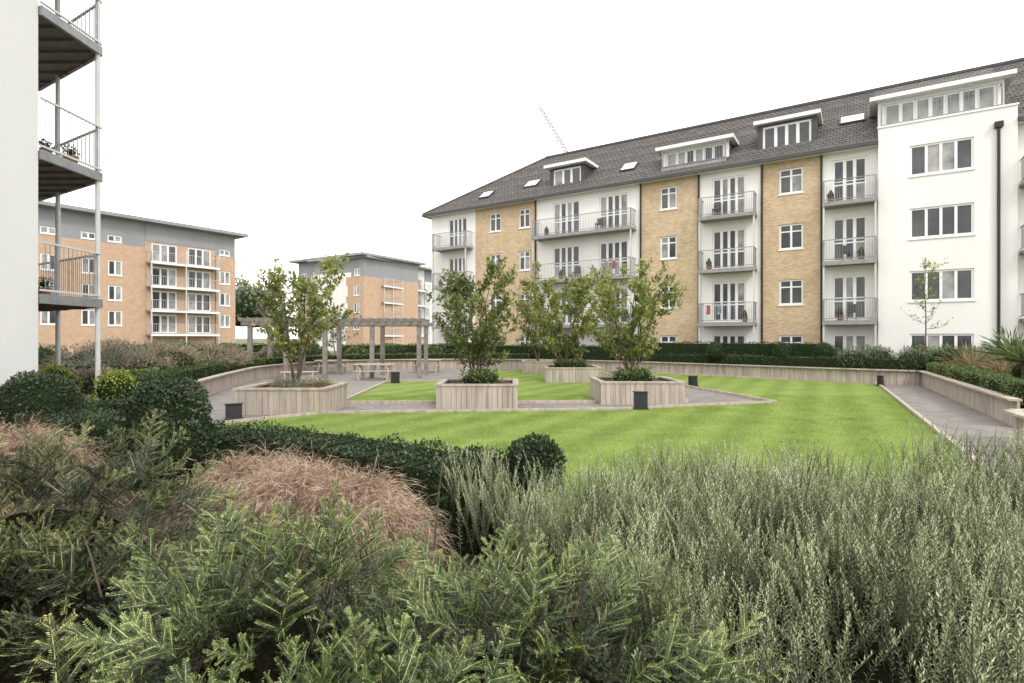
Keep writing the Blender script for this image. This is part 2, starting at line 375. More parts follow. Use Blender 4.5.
# ---------------------------------------------------------------- right apartment building
def right_building():
    g=group('brick_apartment_building',(18.3,27.0,0),math.atan2(.54,-.842))
    ZF=[-.1,2.9,5.9,8.9]; ZE=11.6; XE=29.3
    w=B();f=B();bal=B();rf=B();pp=B()
    def brick(x0,x1,wins,o=0.0):
        ops=[]
        for (a,c) in wins:
            for z in ZF:
                ops.append((a,c,z+.9,z+2.25)); window(f,a,c,z+.9,z+2.25,o,cols=2,transom=z+1.85,curt=.15,fr=.085)
                w.box(a-.08,c+.08,o-.02,o+.012,z+2.26,z+2.40,M['buff'])
        wall(w,x0,x1,-.3,ZE,o,ops,M['buff'])
    def white(x0,x1,doors,bals,o=0.0,proj=1.0):
        ops=[]
        for (a,c) in doors:
            for z in ZF:
                ops.append((a,c,z+.05,z+2.3)); window(f,a,c,z+.05,z+2.3,o,cols=4 if c-a>1.6 else 3,fr=.10,mull=.075,sill=False,curt=.18,transom=z+1.0,bars=1)
        wall(w,x0,x1,-.3,ZE,o,ops,M['render'])
        for (a,c) in bals:
            for z in ZF[1:]:
                balcony(bal,a,c,o,z-.04,proj)
            for xx in (a,c-.08): pp.box(xx,xx+.08,o+proj-.13,o+proj-.05,-.1,9.95,M['whitesteel'])
    brick(-14,-8.4,[(-12,-10.8)])
    white(-8.4,-5.1,[(-7.6,-5.9)],[(-8.2,-5.25)])
    o=.5; ops=[]
    for z in ZF:
        ops.append((-3.62,-1.25,z+.85,z+2.3)); window(f,-3.62,-1.25,z+.85,z+2.3,o,cols=4,curt=.2,fr=.09)
    wall(w,-5.1,0,-.3,12.3,o,ops,M['render'])
    w.box(-5.1,-4.98,-2.2,o-.003,-.3,12.29,M['render']); w.box(-.12,-.001,-2.2,o-.003,-.3,12.29,M['render'])
    w.box(-5.14,.04,.2,o+.05,12.3,12.38,M['frame'])
    white(0,2.4,[(.45,1.95)],[(.08,2.35)])
    brick(2.4,5.4,[(3.3,4.45)])
    white(5.4,8.64,[(6.15,7.95)],[(5.55,8.5)])
    brick(8.64,12.3,[(10.0,11.0)])
    white(12.3,19.7,[(13.05,15.0),(16.4,18.4)],[(12.5,19.5)])
    brick(19.7,25.0,[(20.25,21.15),(22.7,23.7)])
    white(25.0,XE,[(25.8,27.6)],[(25.2,28.4)])
    w.quad([(XE,0,-.3),(XE,0,ZE),(XE,-11,ZE),(XE,-11,-.3)],M['buff'])
    w.quad([(-14,0,-.3),(-14,-11,-.3),(-14,-11,ZE),(-14,0,ZE)],M['buff'])
    w.quad([(-14,-11,-.3),(XE,-11,-.3),(XE,-11,ZE),(-14,-11,ZE)],M['buff'])
    w.box(.01,XE,.003,.03,-.3,.15,M['dark'])
    for (a,c) in ((-14,-5.12),(.02,XE+.4)):
        w.box(a,c,-.3,.48,ZE-.02,ZE+.06,M['frame']); w.box(a,c,.48,.6,ZE-.06,ZE+.13,M['dark'])
    w.box(XE+.01,XE+.4,-11.5,-.3,ZE-.02,ZE+.06,M['frame']); w.box(XE+.4,XE+.52,-11.5,.6,ZE-.06,ZE+.13,M['dark'])
    e0=ZE+.13; zr=16.5; T=M['tile']; XR=XE+.45; XH=22.0
    rf.quad([(.02,.56,e0),(XR,.56,e0),(XH,-5.5,zr),(.02,-5.5,zr)],T)
    rf.quad([(-5.11,.0,e0+.49),(.02,.0,e0+.49),(.02,-5.5,zr),(-5.11,-5.5,zr)],T)
    rf.quad([(-14,.56,e0),(-5.11,.56,e0),(-5.11,-5.5,zr),(-14,-5.5,zr)],T)
    rf.quad([(XR,.56,e0),(XR,-11.66,e0),(XH,-5.5,zr)],T)
    rf.quad([(XR,-11.66,e0),(-14,-11.66,e0),(-14,-5.5,zr),(XH,-5.5,zr)],T)
    rf.quad([(-14,.56,e0),(-14,-5.5,zr),(-14,-11.66,e0)],M['buff'])
    rf.beam((-14,-5.5,zr+.03),(XH,-5.5,zr+.03),.22,.14,M['dark']); rf.beam((XH,-5.5,zr+.02),(XR,.56,e0+.02),.2,.12,M['dark'])
    for i in range(1,30):
        t=i/30; y=.56-6.06*t; z=e0+(zr-e0)*t
        rf.beam((.05,y,z+.006),(XR-(XR-XH)*t,y,z+.006),.05,.03,T)
        rf.beam((-14,y,z+.006),(-5.15,y,z+.006),.05,.03,T)
    def dormer(x0,x1,z0,z1,o,cols,rail=False,over=.3,back=4.2):
        ops=[(x0+.25,x1-.25,z0+.15,z1-.12)]
        wall(w,x0,x1,z0-.5,z1,o,ops,M['dark'] if not rail else M['render'])
        window(f,x0+.25,x1-.25,z0+.15,z1-.12,o,cols=cols,fr=.11,mull=.08,sill=False,curt=.6)
        for xx in (x0,x1-.05): w.box(xx,xx+.05,o-back,o-.003,z0-.5,z1,M['dark'])
        w.box(x0-over,x1+over,o-back,o+over+.1,z1+.003,z1+.2,M['frame']); w.box(x0-over+.1,x1+over-.1,o-back,o+over,z1+.2,z1+.25,M['dark'])
        if rail:
            balcony(bal,x0+.1,x1-.1,o,z0+.02,.42,rail='steel',posts=True,step=.16)
    dormer(-4.75,.0,12.35,13.75,-.05,7,rail=True,over=.35,back=4)
    dormer(2.7,5.6,12.3,13.95,-.55,4,over=.2)
    dormer(7.1,11.0,12.25,13.45,-.4,6,rail=True,over=.3)
    dormer(16.3,18.9,12.35,13.75,-.5,3,over=.3)
    sl=math.hypot(6.06,zr-e0); cy,cz=6.06/sl,(zr-e0)/sl
    def sky(x0,x1,t0,t1):
        def P(s,t,h): return (s,.56-cy*t+cz*h,e0+cz*t+cy*h)
        def bx(a,c,d,e,h0,h1,m): rf.hexa([P(a,d,h0),P(c,d,h0),P(c,e,h0),P(a,e,h0),P(a,d,h1),P(c,d,h1),P(c,e,h1),P(a,e,h1)],m)
        bx(x0,x1,t0,t1,.0,.12,M['dark']); bx(x0+.08,x1-.08,t0+.08,t1-.08,.05,.132,M['frame'])
    for a in ((.5,1.7,2.9,3.9),(12.9,13.9,1.7,2.8),(20.2,21.3,1.8,2.8),(24.0,25.0,1.2,2.2)): sky(*a)
    for x in (2.45,5.3,8.7,12.2,19.75): pp.tube([(x,.09,-.1),(x,.09,ZE-.05)],[.05,.05],M['black'],8)
    pp.tube([(-4.45,.6,-.1),(-4.45,.6,11.4)],[.06,.06],M['black'],8); pp.box(-4.6,-4.3,.51,.72,11.4,11.65,M['black'])
    for (x,z,m) in ((7.9,2.9,'cloth'),(13.6,5.9,'cloth'),(14.1,5.9,'cloth2'),(7.3,2.9,'cloth2')):
        pp.hexa([(x,.7,z+.45),(x+.22,.7,z+.42),(x+.22,.73,z+.42),(x,.73,z+.45),(x,.69,z+.95),(x+.2,.69,z+.95),(x+.2,.74,z+.95),(x,.74,z+.95)],M[m])
        pp.box(x-.3,x+.5,.705,.725,z+.955,z+.975,M['whitesteel'])
        for q in (x-.3,x+.48): pp.box(q,q+.02,.7,.73,z-.04,z+.953,M['whitesteel'])
    for (x,z) in ((1.6,2.86),(.7,5.86),(2.0,8.86),(6.1,2.86),(8.0,5.86),(17.5,5.86),(15.6,2.86),(18.6,8.86),(27.9,5.86)):
        pp.tube([(x,.55,z+.003),(x,.55,z+.3)],[.12,.17],M['terra'],8)
        pp.tube([(x,.55,z+.3),(x+.02,.55,z+.45),(x,.56,z+.7)],[.13,.17,.03],L['mid'],7)
    for (x,z) in ((1.1,5.86),(7.4,8.86),(14.6,8.86),(16.2,5.86),(26.6,2.86),(.9,2.86),(13.2,2.86)):
        k=M['dark']
        for dx in (0,.36):
            for dy in (.3,.66): pp.box(x+dx,x+dx+.04,dy,dy+.04,z+.002,z+.42,k)
        pp.box(x-.01,x+.41,.29,.71,z+.423,z+.46,k); pp.box(x-.01,x+.41,.26,.29,z+.42,z+.86,k)
    w.obj('walls',g);f.obj('windows_and_doors',g);bal.obj('balconies',g);rf.obj('roof',g);pp.obj('downpipes_and_posts',g)
right_building()

# ---------------------------------------------------------------- left & middle far buildings
def far_building(name,org,ang,length,depth,H,brickz,cols,bal_ranges,first,step=2.55,wmat='orange',winw=1.25):
    g=group(name,org,ang); w=B();f=B();bal=B()
    ops=[]
    for x in cols:
        z=first
        while z+1.5<H-.4:
            ops.append((x,x+winw,z,z+1.55)); z+=step
    lo=[a for a in ops if a[3]<brickz]; hi=[a for a in ops if a[3]>=brickz]
    hi=[(a[0],a[1],max(a[2],brickz+.15),a[3]) for a in hi if a[3]-max(a[2],brickz+.15)>.5]
    segs=[];x=0
    for (a,c) in bal_ranges: segs.append((x,a,'b'));segs.append((a,c,'w'));x=c
    segs.append((x,length,'b'))
    for (a,c,t) in segs:
        if c-a<.01: continue
        if t=='b':
            wall(w,a,c,-.3,brickz,0,[q for q in lo if a<=q[0] and q[1]<=c],M[wmat])
            for q in lo:
                if a<=q[0] and q[1]<=c: window(f,*q,0,cols=2,curt=.5,fr=.13)
            wall(w,a,c,brickz,H,-.12,[q for q in hi if a<=q[0] and q[1]<=c],M['greyclad'])
            for q in hi:
                if a<=q[0] and q[1]<=c: window(f,*q,-.12,cols=2,curt=.5,fr=.13)
        else:
            dz=first-.85; dops=[]
            while dz+2.2<H-.2:
                m=max(1,int((c-a)/3.4)); W=(c-a)/m
                for i in range(m): dops.append((a+i*W+.5,a+i*W+W-.6,dz+.1,dz+2.15))
                if dz>0: balcony(bal,a+.1,c-.1,-.1,dz,1.2,rail='whitesteel',step=.22)
                dz+=step
            wall(w,a,c,-.3,H,-.1,dops,M['render'] if wmat!='orange' else M['orange'])
            if wmat=='orange': w.box(a,c,-.098,-.06,dops[-1][3]+.1,H-.002,M['greyclad'])
            for q in dops: window(f,*q,-.1,cols=3,curt=.5,fr=.16,sill=False)
            for xx in (a+.1,(a+c)/2,c-.22): bal.box(xx,xx+.12,1.0,1.08,0,H-2.6,M['whitesteel'])
    for xx in (0,length):
        w.quad([(xx,0,-.3),(xx,0,brickz),(xx,-depth,brickz),(xx,-depth,-.3)],M[wmat])
        w.quad([(xx,-.12,brickz),(xx,-.12,H),(xx,-depth,H),(xx,-depth,brickz)],M['greyclad'])
    w.quad([(0,-depth,-.3),(length,-depth,-.3),(length,-depth,H),(0,-depth,H)],M[wmat])
    w.box(-1.0,length+.8,-depth-.8,1.1,H,H+.28,M['greyclad']); w.box(-.9,length+.7,-depth-.7,1.0,H+.28,H+.34,M['dark'])
    w.obj('walls_and_roof',g);f.obj('windows',g);bal.obj('balconies',g)
    return g
a=math.atan2(-.822,-.57)
far_building('orange_brick_flats',(-33.3,65,0),a,34,12,14.2,11.6,[.6,11.7,13.9,17.0,19.6,24,26.5],[(2.3,9.6),(28.5,33)],3.25)
far_building('grey_roof_flats',(-22,80,0),math.atan2(.527,-.85),15.2,12,14.2,11.2,[.9,3.4,5.9,8.4,10.9,13.2],[],3.25)
far_building('white_balcony_flats',(-13.6,98.2,0),math.atan2(-.906,-.423),19.6,10,13.9,11.9,[.5,2.6,9.3,16.8],[(4,9),(11.6,16.6)],3.25,wmat='render')

# ---------------------------------------------------------------- near left white building with corner balconies
def near_left():
    g=group('white_rendered_building'); w=B();b=B()
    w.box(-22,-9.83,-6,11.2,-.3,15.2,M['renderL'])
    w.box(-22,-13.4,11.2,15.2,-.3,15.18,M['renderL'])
    w.box(-22.3,-9.6,-6.2,11.3,15.2,15.5,M['greyclad'])
    poly=[(-9.80,11.22),(-9.78,12.85),(-12.9,14.7),(-13.38,14.7),(-13.38,11.22)]
    for zf in (2.9,5.9,8.9,11.9):
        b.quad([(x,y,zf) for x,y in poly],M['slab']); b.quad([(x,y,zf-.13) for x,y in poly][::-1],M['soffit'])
        for i in range(2):
            p,q=poly[i],poly[i+1]
            b.beam((*p,zf-.08),(*q,zf-.08),.07,.2,M['steel'])
        for k in range(1,7):
            y0=11.22+k*.5
            xr=-9.9 if y0<12.85 else -9.78-(y0-12.85)*3.12/1.85
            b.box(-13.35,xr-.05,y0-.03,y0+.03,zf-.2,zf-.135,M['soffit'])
        for i in range(2):
            p=Vector((*poly[i],0));q=Vector((*poly[i+1],0)); ln=(q-p).length
            for h in (.1,1.1):
                b.beam(p+Vector((0,0,zf+h)),q+Vector((0,0,zf+h)),.045,.04,M['whitesteel'])
            m=int(ln/.11)
            for k in range(1,m):
                c=p.lerp(q,k/m); b.tube([(c.x,c.y,zf+.12),(c.x,c.y,zf+1.08)],[.007,.007],M['steel'],5)
    for (x,y) in ((-9.82,12.80),(-11.74,13.96)):
        b.tube([(x,y,-.1),(x,y,14.2)],[.055,.055],M['whitesteel'],10)
    w.obj('walls',g); b.obj('balconies',g)
    pb=B()
    for (x,y,z,s) in ((-10.1,11.7,5.9,.8),(-10.05,12.3,5.9,1.0),(-10.5,12.7,5.9,.8),(-10.4,12.0,2.9,.9)):
        pb.tube([(x,y,z+.003),(x,y,z+.24*s)],[.1*s,.15*s],M['terra'],12)
        bush('plant',(x,y,z+.33*s),(.17*s,.17*s,.15*s),L['mid'],leaf=.06,n=110,lump=.25,core=.5,parent=g)
    pb.obj('plant_pots',g)
near_left()

# ---------------------------------------------------------------- ground surfaces
def sheet(name,pts,z,m,parent=None):
    b=B(); b.quad([(x,y,z) for x,y in pts],m); return b.obj(name,parent)
gb=B(); gb.quad([(-900,-300,-.03),(900,-300,-.03),(900,1500,-.03),(-900,1500,-.03)],M['ground']); gb.obj('ground')
WALL=[(17.2,22.6),(16.4,23.0),(13.4,25.6),(7.9,30.9),(3.5,33.8),(-.8,35.0),(-5.9,34.9),(-10.4,32.7),(-12.2,27),(-11.3,21.6),(-9.7,15.9),(-8.9,13.2)]
WS=smooth(WALL,10)
pav=[(p.x,p.y) for p in WS]+[(-9,8),(-8,6.8),(-3,5.2),(4,3.2),(5.5,0),(10.5,0),(13.5,11),(17.2,22.5)]
sheet('paving',pav,.004,M['paving'])
L1=[(-6.6,12.4),(-5.0,14.0),(3.0,14.8),(5.6,15.7),(8.0,16.4),(7.6,19),(7.1,21.6),(6.9,26),(7.2,31.0),(13.1,25.5),(15.6,23.2),(14.8,21.6),(7.7,9.2),(4.6,3.8),(0,4.2),(-3,5.8),(-7.6,8.4)]
L2=[(-5.2,16.3),(5.4,16.6),(5.3,24),(5.1,31.6),(-1.2,33),(-1.2,24.6),(-5.6,24.4)]
lg=group('lawn')
sheet('turf',L1,.03,M['lawn'],lg); sheet('turf',L2,.03,M['lawn'],lg)
eb=B()
for P in (L1[:10],L1[10:14],L2+[L2[0]]):
    for i in range(len(P)-1):
        eb.beam((*P[i],.03),(*P[i+1],.03),.09,.14,M['wood'])
eb.obj('lawn_edging_kerb',None)
def insidev(X,Y,P):
    c=np.zeros(len(X),bool);n=len(P)
    for i in range(n):
        x1,y1=P[i];x2,y2=P[(i+1)%n]
        if y1==y2: continue
        c^=((y1>Y)!=(y2>Y))&(X<(x2-x1)*(Y-y1)/(y2-y1)+x1)
    return c
n=380000; X=rng.uniform(-7.5,12.5,n); Y=5.2+13.3*rng.random(n)**1.35
k=(insidev(X,Y,L1)|insidev(X,Y,L2))&~((X>-2.1)&(X<.1)&(Y>15.2)&(Y<17.3)); X=X[k];Y=Y[k]; n=len(X)
D=rng.normal(0,.5,(n,3)); D[:,2]=1
link(leafmesh('grass_blades',leaves(np.stack([X,Y,np.full(n,.028)],1),D,rv(n),rng.uniform(.02,.045,n),.007),rng.uniform(0,1,n),M['blade']),'grass_blades',lg)
sheet('planting_bed',[(-14,-4),(8,-4),(6.2,.5),(5.2,3.9),(4.2,4.6),(.6,4.9),(-1.2,6.1),(-5,7.8),(-9.5,10.4),(-14,10)],.06,M['soil'])

def timber_wall(name,pts,h=.6,bw=.14):
    g=group(name); b=B()
    for i in range(len(pts)-1):
        a=Vector((pts[i][0],pts[i][1],0));c=Vector((pts[i+1][0],pts[i+1][1],0)); ln=(c-a).length
        if ln<1e-4: continue
        d=(c-a)/ln; s=Vector((-d.y,d.x,0)); m=max(1,round(ln/bw))
        for k in range(m):
            p=a+d*(ln*k/m+.004);q=a+d*(ln*(k+1)/m-.004); j=R.uniform(-.004,.004); t=.05
            lo=Vector((0,0,-.05));hi=Vector((0,0,h))
            p1=p+s*j;q1=q+s*j;p2=p-s*t;q2=q-s*t
            b.hexa([p2+lo,q2+lo,q1+lo,p1+lo,p2+hi,q2+hi,q1+hi,p1+hi],M['wood'])
        b.hexa([a-s*.2+Vector((0,0,h+.002)),c-s*.2+Vector((0,0,h+.002)),c+s*.04+Vector((0,0,h+.002)),a+s*.04+Vector((0,0,h+.002)),
                a-s*.2+Vector((0,0,h+.05)),c-s*.2+Vector((0,0,h+.05)),c+s*.04+Vector((0,0,h+.05)),a+s*.04+Vector((0,0,h+.05))],M['wood'])
    b.obj('boards_and_capping',g); return g
timber_wall('timber_retaining_wall',[(p.x,p.y) for p in WS[::2]][::-1])
timber_wall('timber_retaining_wall',[(11.2,11.9),(17.2,22.6)][::-1])
timber_wall('timber_retaining_wall',[(8.5,8.3),(9.45,10.1),(12.0,10.1)][::-1])
def outer(pts,d):
    r=[]
    for i,p in enumerate(pts):
        t=(pts[min(i+1,len(pts)-1)]-pts[max(i-1,0)]).normalized(); r.append(Vector((p.x+t.y*d,p.y-t.x*d)))
    return r
O1=outer(WS,.15);O2=outer(WS,2.0)
b=B()
for i in range(len(WS)-1):
    b.quad([(O1[i].x,O1[i].y,.5),(O1[i+1].x,O1[i+1].y,.5),(O2[i+1].x,O2[i+1].y,.5),(O2[i].x,O2[i].y,.5)],M['soil'])
b.quad([(11.3,11.8,.5),(19,11.8,.5),(19,23.5,.5),(17.3,22.6,.5)],M['soil'])
b.quad([(8.6,8.2,.5),(14,8.2,.5),(14,10.05,.5),(9.5,10.05,.5)],M['soil'])
b.obj('raised_planting_bed')

def off(i0,i1,d): return [(p.x,p.y) for p in outer(WS,d)[i0:i1:6]]
hedge('clipped_hedge',off(0,46,.62),.7,.5,1.08,L['hedge'],leaf=.06,dens=330)
hedge('clipped_hedge',off(46,84,.6),.6,.5,.95,L['mid'],leaf=.07,dens=220)
hedge('clipped_hedge',off(84,110,.5),.6,.5,.98,L['hedge'],leaf=.055,dens=380)
hedge('clipped_hedge',[(11.75,12.2),(17.6,22.5)],.6,.5,.95,L['mid'],leaf=.055,dens=450,sm=False)
U=Vector((-.842,.54));N_=Vector((-.54,-.842));P0=Vector((18.3,27.0))
def bp(s,o): q=P0+U*s+N_*o; return (q.x,q.y)
hedge('tall_hedge',[bp(2.2,1.75),bp(13,1.6)],.7,0,1.72,L['box'],leaf=.07,dens=220,sm=False)
hedge('tall_hedge',[bp(13.5,1.7),bp(29,2.0)],.7,0,1.5,L['box'],leaf=.08,dens=160,sm=False)
for s in (2.2,7.2,4.0): 
    x,y=bp(s,2.9); bush('topiary_ball',(x,y,1.3),(.42,.42,.5),L['hedge'],leaf=.06,n=700,lump=.02,core=.93)
for i,s in enumerate((-4.2,-3.2,-2.2,-1.1,0,1.0)):
    x,y=bp(s,3.4+.3*(i%2)); bush('lavender_bush',(x,y,.95),(.65,.5,.6),L['lav'],leaf=.16,n=700,lump=.12,aspect=.15,up=1.2,jit=.6)
for i,s in enumerate((-5,-3.4,-1.6,.2,2.0)):
    x,y=bp(s,1.6); bush('evergreen_shrub',(x,y,.9),(.8,.6,.75),L['mid'],leaf=.09,n=900,lump=.15)
def spiky(name,c,n,ln,mat,w=.03,droop=.4,zs=1,parent=None,zb=.35):
    g=parent or group(name); N=rv(n); N[:,2]=np.abs(N[:,2])*zs+zb; N=unit(N); 
    P=np.tile(np.array(c),(n,1))+rng.normal(0,.06,(n,3))*[1,1,.3]
    l=ln*rng.uniform(.5,1.1,n)
    V1=leaves(P,N,rv(n),l,w); 
    tip=P+N*l[:,None]*.72; D2=N.copy(); D2[:,2]-=droop*1.6
    V2=leaves(tip,D2,rv(n),l*.45,w*.8)
    r=rng.uniform(0,1,2*n)
    link(leafmesh('blades',np.concatenate([V1,V2]),r,mat),'blades',g); return g
for (x,y,l) in ((17.3,20.2,1.0),(18.0,21.3,1.2),(16.6,18.3,.9),(17.8,19.2,1.2)):
    spiky('phormium_plant',(x,y,.5),260,l,L['phorm'],w=.035)
# cordylines: short trunk with a rosette of stiff spikes
for (x,y,h,l) in ((15.7,16.6,.75,.85),(17.2,18.6,.9,.95)):
    g=group('cordyline_plant'); b=B(); b.tube([(x,y,.48),(x+.03,y,.5+h*.5),(x,y,.5+h)],[.06,.05,.05],M['bark'],8); b.obj('trunk',g)
    spiky('x',(x,y,.5+h),190,l,L['mid'],w=.045,droop=.12,zb=.1,parent=g)
for (x,y,r) in ((15.3,14.2,.7),(16.4,15.6,.9),(14.2,12.3,.6)):
    bush('evergreen_shrub',(x,y,.5+r*.7),(r,r,r),L['hedge'],leaf=.06,n=1600,lump=.05,core=.9)
for (x,y,r) in ((16.4,17.0,.6),(18.2,22.4,.8),(11.5,9.2,.45),(10.6,8.9,.4)):
    bush('evergreen_shrub',(x,y,.5+r*.6),(r,r,r*.9),L['mid'],leaf=.07,n=1300,lump=.18)

# left and back beds
for (x,y,z,r,m) in ((-12.6,20,1.15,1.1,'brown'),(-14.0,18.2,1.2,1.2,'brown'),(-13.3,23.6,1.15,1.2,'brown'),(-15.6,21.5,1.2,1.3,'brown'),(-11.9,17.6,1.05,.8,'brown'),
                    (-16,25.5,1.1,1.3,'mid'),(-14.6,27.5,1.0,1.2,'mid'),(-17,18.6,1.0,1.2,'hedge'),(-13.8,31,.9,1.1,'brown'),(-15.5,29.5,.9,1.2,'mid'),(-17.5,23,1.0,1.1,'lav'),
                    (-11.6,15.0,.8,.8,'brown'),(-12.8,16.4,.9,.9,'lav'),(-19,26,1.0,1.4,'brown'),(-21,24,1.0,1.3,'mid'),(-12.9,21.8,.95,.8,'mid'),(-11.2,16.4,.85,.6,'mid')):
    if m=='brown':
        bush('dry_shrub',(x,y,z-.25),(r,r,r*.75),L['brown'],leaf=.11,n=1500,lump=.15,aspect=.3,up=.8,core=.75)
    else: bush('evergreen_shrub',(x,y,z-.3),(r,r,r*.8),L[m],leaf=.1,n=1300,lump=.15)
for i in range(20):
    x=R.uniform(-16,-12.2);y=R.uniform(17,27)
    spiky('ornamental_grass',(x,y,.7),150,R.uniform(.8,1.3),L['brown'] if i%3 else L['lav'],w=.03)
hedge('clipped_hedge',[(-22,30),(-17,33),(-13,36)],1.0,0,1.6,L['hedge'],leaf=.09,dens=130)
hedge('clipped_hedge',[(-12,38),(-6,39.5),(-2,38.5)],1.0,0,1.5,L['mid'],leaf=.1,dens=120)
for (x,y,r) in ((-10.5,36.5,.9),(-8.2,37,1.0),(-5.5,37.2,.9),(-3.4,36.8,.8),(-12.6,35,.9),(-1.5,36.6,.7)):
    bush('evergreen_shrub',(x,y,r*.75),(r,r,r*.9),L['mid' if int(x*10)%2 else 'hedge'],leaf=.1,n=900,lump=.08)
bush('golden_shrub',(-9.3,12.7,.8),(.48,.42,.42),L['bright'],leaf=.07,n=1000,lump=.15)
bush('golden_shrub',(-11.6,13.6,.8),(.7,.5,.5),L['bright'],leaf=.07,n=900,lump=.15)
hedge('clipped_hedge',[(-9.6,10.6),(-8.0,11.0),(-6.9,11.9)],.9,.0,.72,L['box'],leaf=.05,dens=600)
bush('topiary_ball',(-7.9,9.0,.85),(.62,.6,.58),L['box'],leaf=.045,n=5200,lump=.05,core=.9)
bush('evergreen_shrub',(-8.3,10.0,.5),(.7,.5,.5),L['hedge'],leaf=.05,n=1500,lump=.15)
hedge('box_hedge',[(-7.4,8.6),(-6,7.9),(-4.4,7.1),(-2.7,6.6),(-1.3,5.75),(-.5,5.2),(.3,5.05)],.8,0,.82,L['box'],leaf=.038,dens=1500)
bush('topiary_ball',(-4.15,6.5,1.0),(.48,.48,.50),L['box'],leaf=.045,n=5500,lump=.08,core=.88)
bush('evergreen_shrub',(-3.75,6.1,.72),(.38,.36,.34),L['box'],leaf=.045,n=3000,lump=.12,core=.85)
bush('topiary_ball',(.2,4.9,.8),(.28,.27,.30),L['box'],leaf=.038,n=2600,lump=.09,core=.86)

# ---------------------------------------------------------------- planters and trees
def planter(x0,x1,y0,y1,h=.7):
    g=group('timber_planter'); b=B()
    def side(p,q,s):
        ln=(Vector(q)-Vector(p)).length; m=round(ln/.145); d=(Vector(q)-Vector(p))/ln
        for k in range(m):
            a=Vector(p)+d*(ln*k/m+.004); c=Vector(p)+d*(ln*(k+1)/m-.004); j=R.uniform(0,.006)
            S=Vector(s)
            b.hexa([(*(a-S*.04),0.0),(*(c-S*.04),0.0),(*(c+S*j),0.0),(*(a+S*j),0.0),(*(a-S*.04),h-.06),(*(c-S*.04),h-.06),(*(c+S*j),h-.06),(*(a+S*j),h-.06)],M['wood'])
    side((x0,y0),(x1,y0),(0,-1));side((x0,y1),(x1,y1),(0,1));side((x0,y0+.05),(x0,y1-.05),(-1,0));side((x1,y0+.05),(x1,y1-.05),(1,0))
    for (a,c,d,e) in ((x0-.03,x1+.03,y0-.03,y0+.14),(x0-.03,x1+.03,y1-.14,y1+.03)): b.box(a,c,d,e,h-.057,h,M['wood'])
    for (a,c) in ((x0-.03,x0+.14),(x1-.14,x1+.03)): b.box(a,c,y0+.142,y1-.142,h-.057,h,M['wood'])
    b.box(x0+.05,x1-.05,y0+.05,y1-.05,.02,h-.1,M['soil'])
    b.obj('boards_and_soil',g); return g
planter(-7.2,-4.85,14.0,15.9)
planter(-2.14,.16,15.2,17.3,.7)
planter(2.65,5.15,16.1,18.4)
planter(1.5,3.95,23.8,26.2)
planter(.6,2.5,30.2,32)
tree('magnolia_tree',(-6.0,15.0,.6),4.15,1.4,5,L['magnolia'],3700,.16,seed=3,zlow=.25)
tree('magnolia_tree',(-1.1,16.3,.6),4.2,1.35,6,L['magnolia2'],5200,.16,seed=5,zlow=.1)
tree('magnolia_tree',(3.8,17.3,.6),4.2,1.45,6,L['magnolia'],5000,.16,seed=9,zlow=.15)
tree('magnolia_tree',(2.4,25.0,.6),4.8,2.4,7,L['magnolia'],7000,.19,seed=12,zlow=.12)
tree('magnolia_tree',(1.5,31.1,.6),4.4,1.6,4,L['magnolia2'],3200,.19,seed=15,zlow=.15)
tree('young_tree',(*bp(-1.6,3.6),.4),5.4,1.0,1,L['bright'],420,.12,seed=21,zlow=.38,trunk=.04,single=True)
for (x,y,m,n) in ((-6.1,15,'straw',0),(-1.0,16.2,'mid',1),(3.9,17.2,'mid',1),(2.7,25,'mid',1)):
    for k in range(10):
        a=R.uniform(0,6.28); r=R.uniform(.2,.85)
        X,Y=x+math.cos(a)*r,y+math.sin(a)*r*.8
        if m=='straw': spiky('sedge_tuft',(X,Y,.6),80,.35,L['phorm'] if k%2 else L['lav'],w=.015)
        else: bush('ground_cover_plant',(X,Y,.72),(.36,.32,.30),L[m],leaf=.09,n=190,lump=.3,core=.6)
def far_tree(x,y,H,r):
    bush('distant_tree',(x,y,H*.62),(r,r,H*.4),L['far'],leaf=.7,n=900,lump=.3,core=.7)
for t in ((-44,92,11,5),(-50,100,12,6),(-39,110,10,5),(-56,95,10,5),(-30,120,9,5),(-62,88,10,6),(-24,130,9,6),(-6,125,9,6),(3,130,8,6)): far_tree(*t)
tree('street_tree',(-33,75,0),7.5,3.0,3,L['far'],1500,.4,seed=31)
tree('street_tree',(-17,52,0),4.6,2.0,3,L['mid'],1500,.25,seed=33)

# ---------------------------------------------------------------- pergola, furniture, lights
def pergola():
    g=group('timber_pergola'); b=B(); W=M['wood2']
    xs=[-4.65,-7.0,-9.35,-11.3,-13.1]
    for x in xs:
        for y in (27,29.2): b.box(x-.1,x+.1,y-.1,y+.1,0,2.82,W)
    for y in (27,29.2):
        for dy in (-.15,.105): b.box(-13.5,-4.25,y+dy,y+dy+.05,2.62,2.82,W)
    x=-13.4
    while x<-4.3:
        b.box(x,x+.05,26.5,29.7,2.824,3.0,W); x+=.42
    b.obj('posts_and_rafters',g,bevel=.004)
pergola()
def bench(x,y,rz=0):
    g=group('timber_bench',(x,y,.005),rz); b=B()
    for k in range(4): b.box(-.8,.8,-.2+k*.105,-.2+k*.105+.09,.41,.45,M['bench'])
    for xx in (-.65,.57):
        for yy in (-.18,.1): b.box(xx,xx+.08,yy,yy+.08,0,.405,M['bench'])
        b.box(xx+.01,xx+.07,-.1,.1,.3,.36,M['bench'])
    b.obj('seat_and_legs',g)
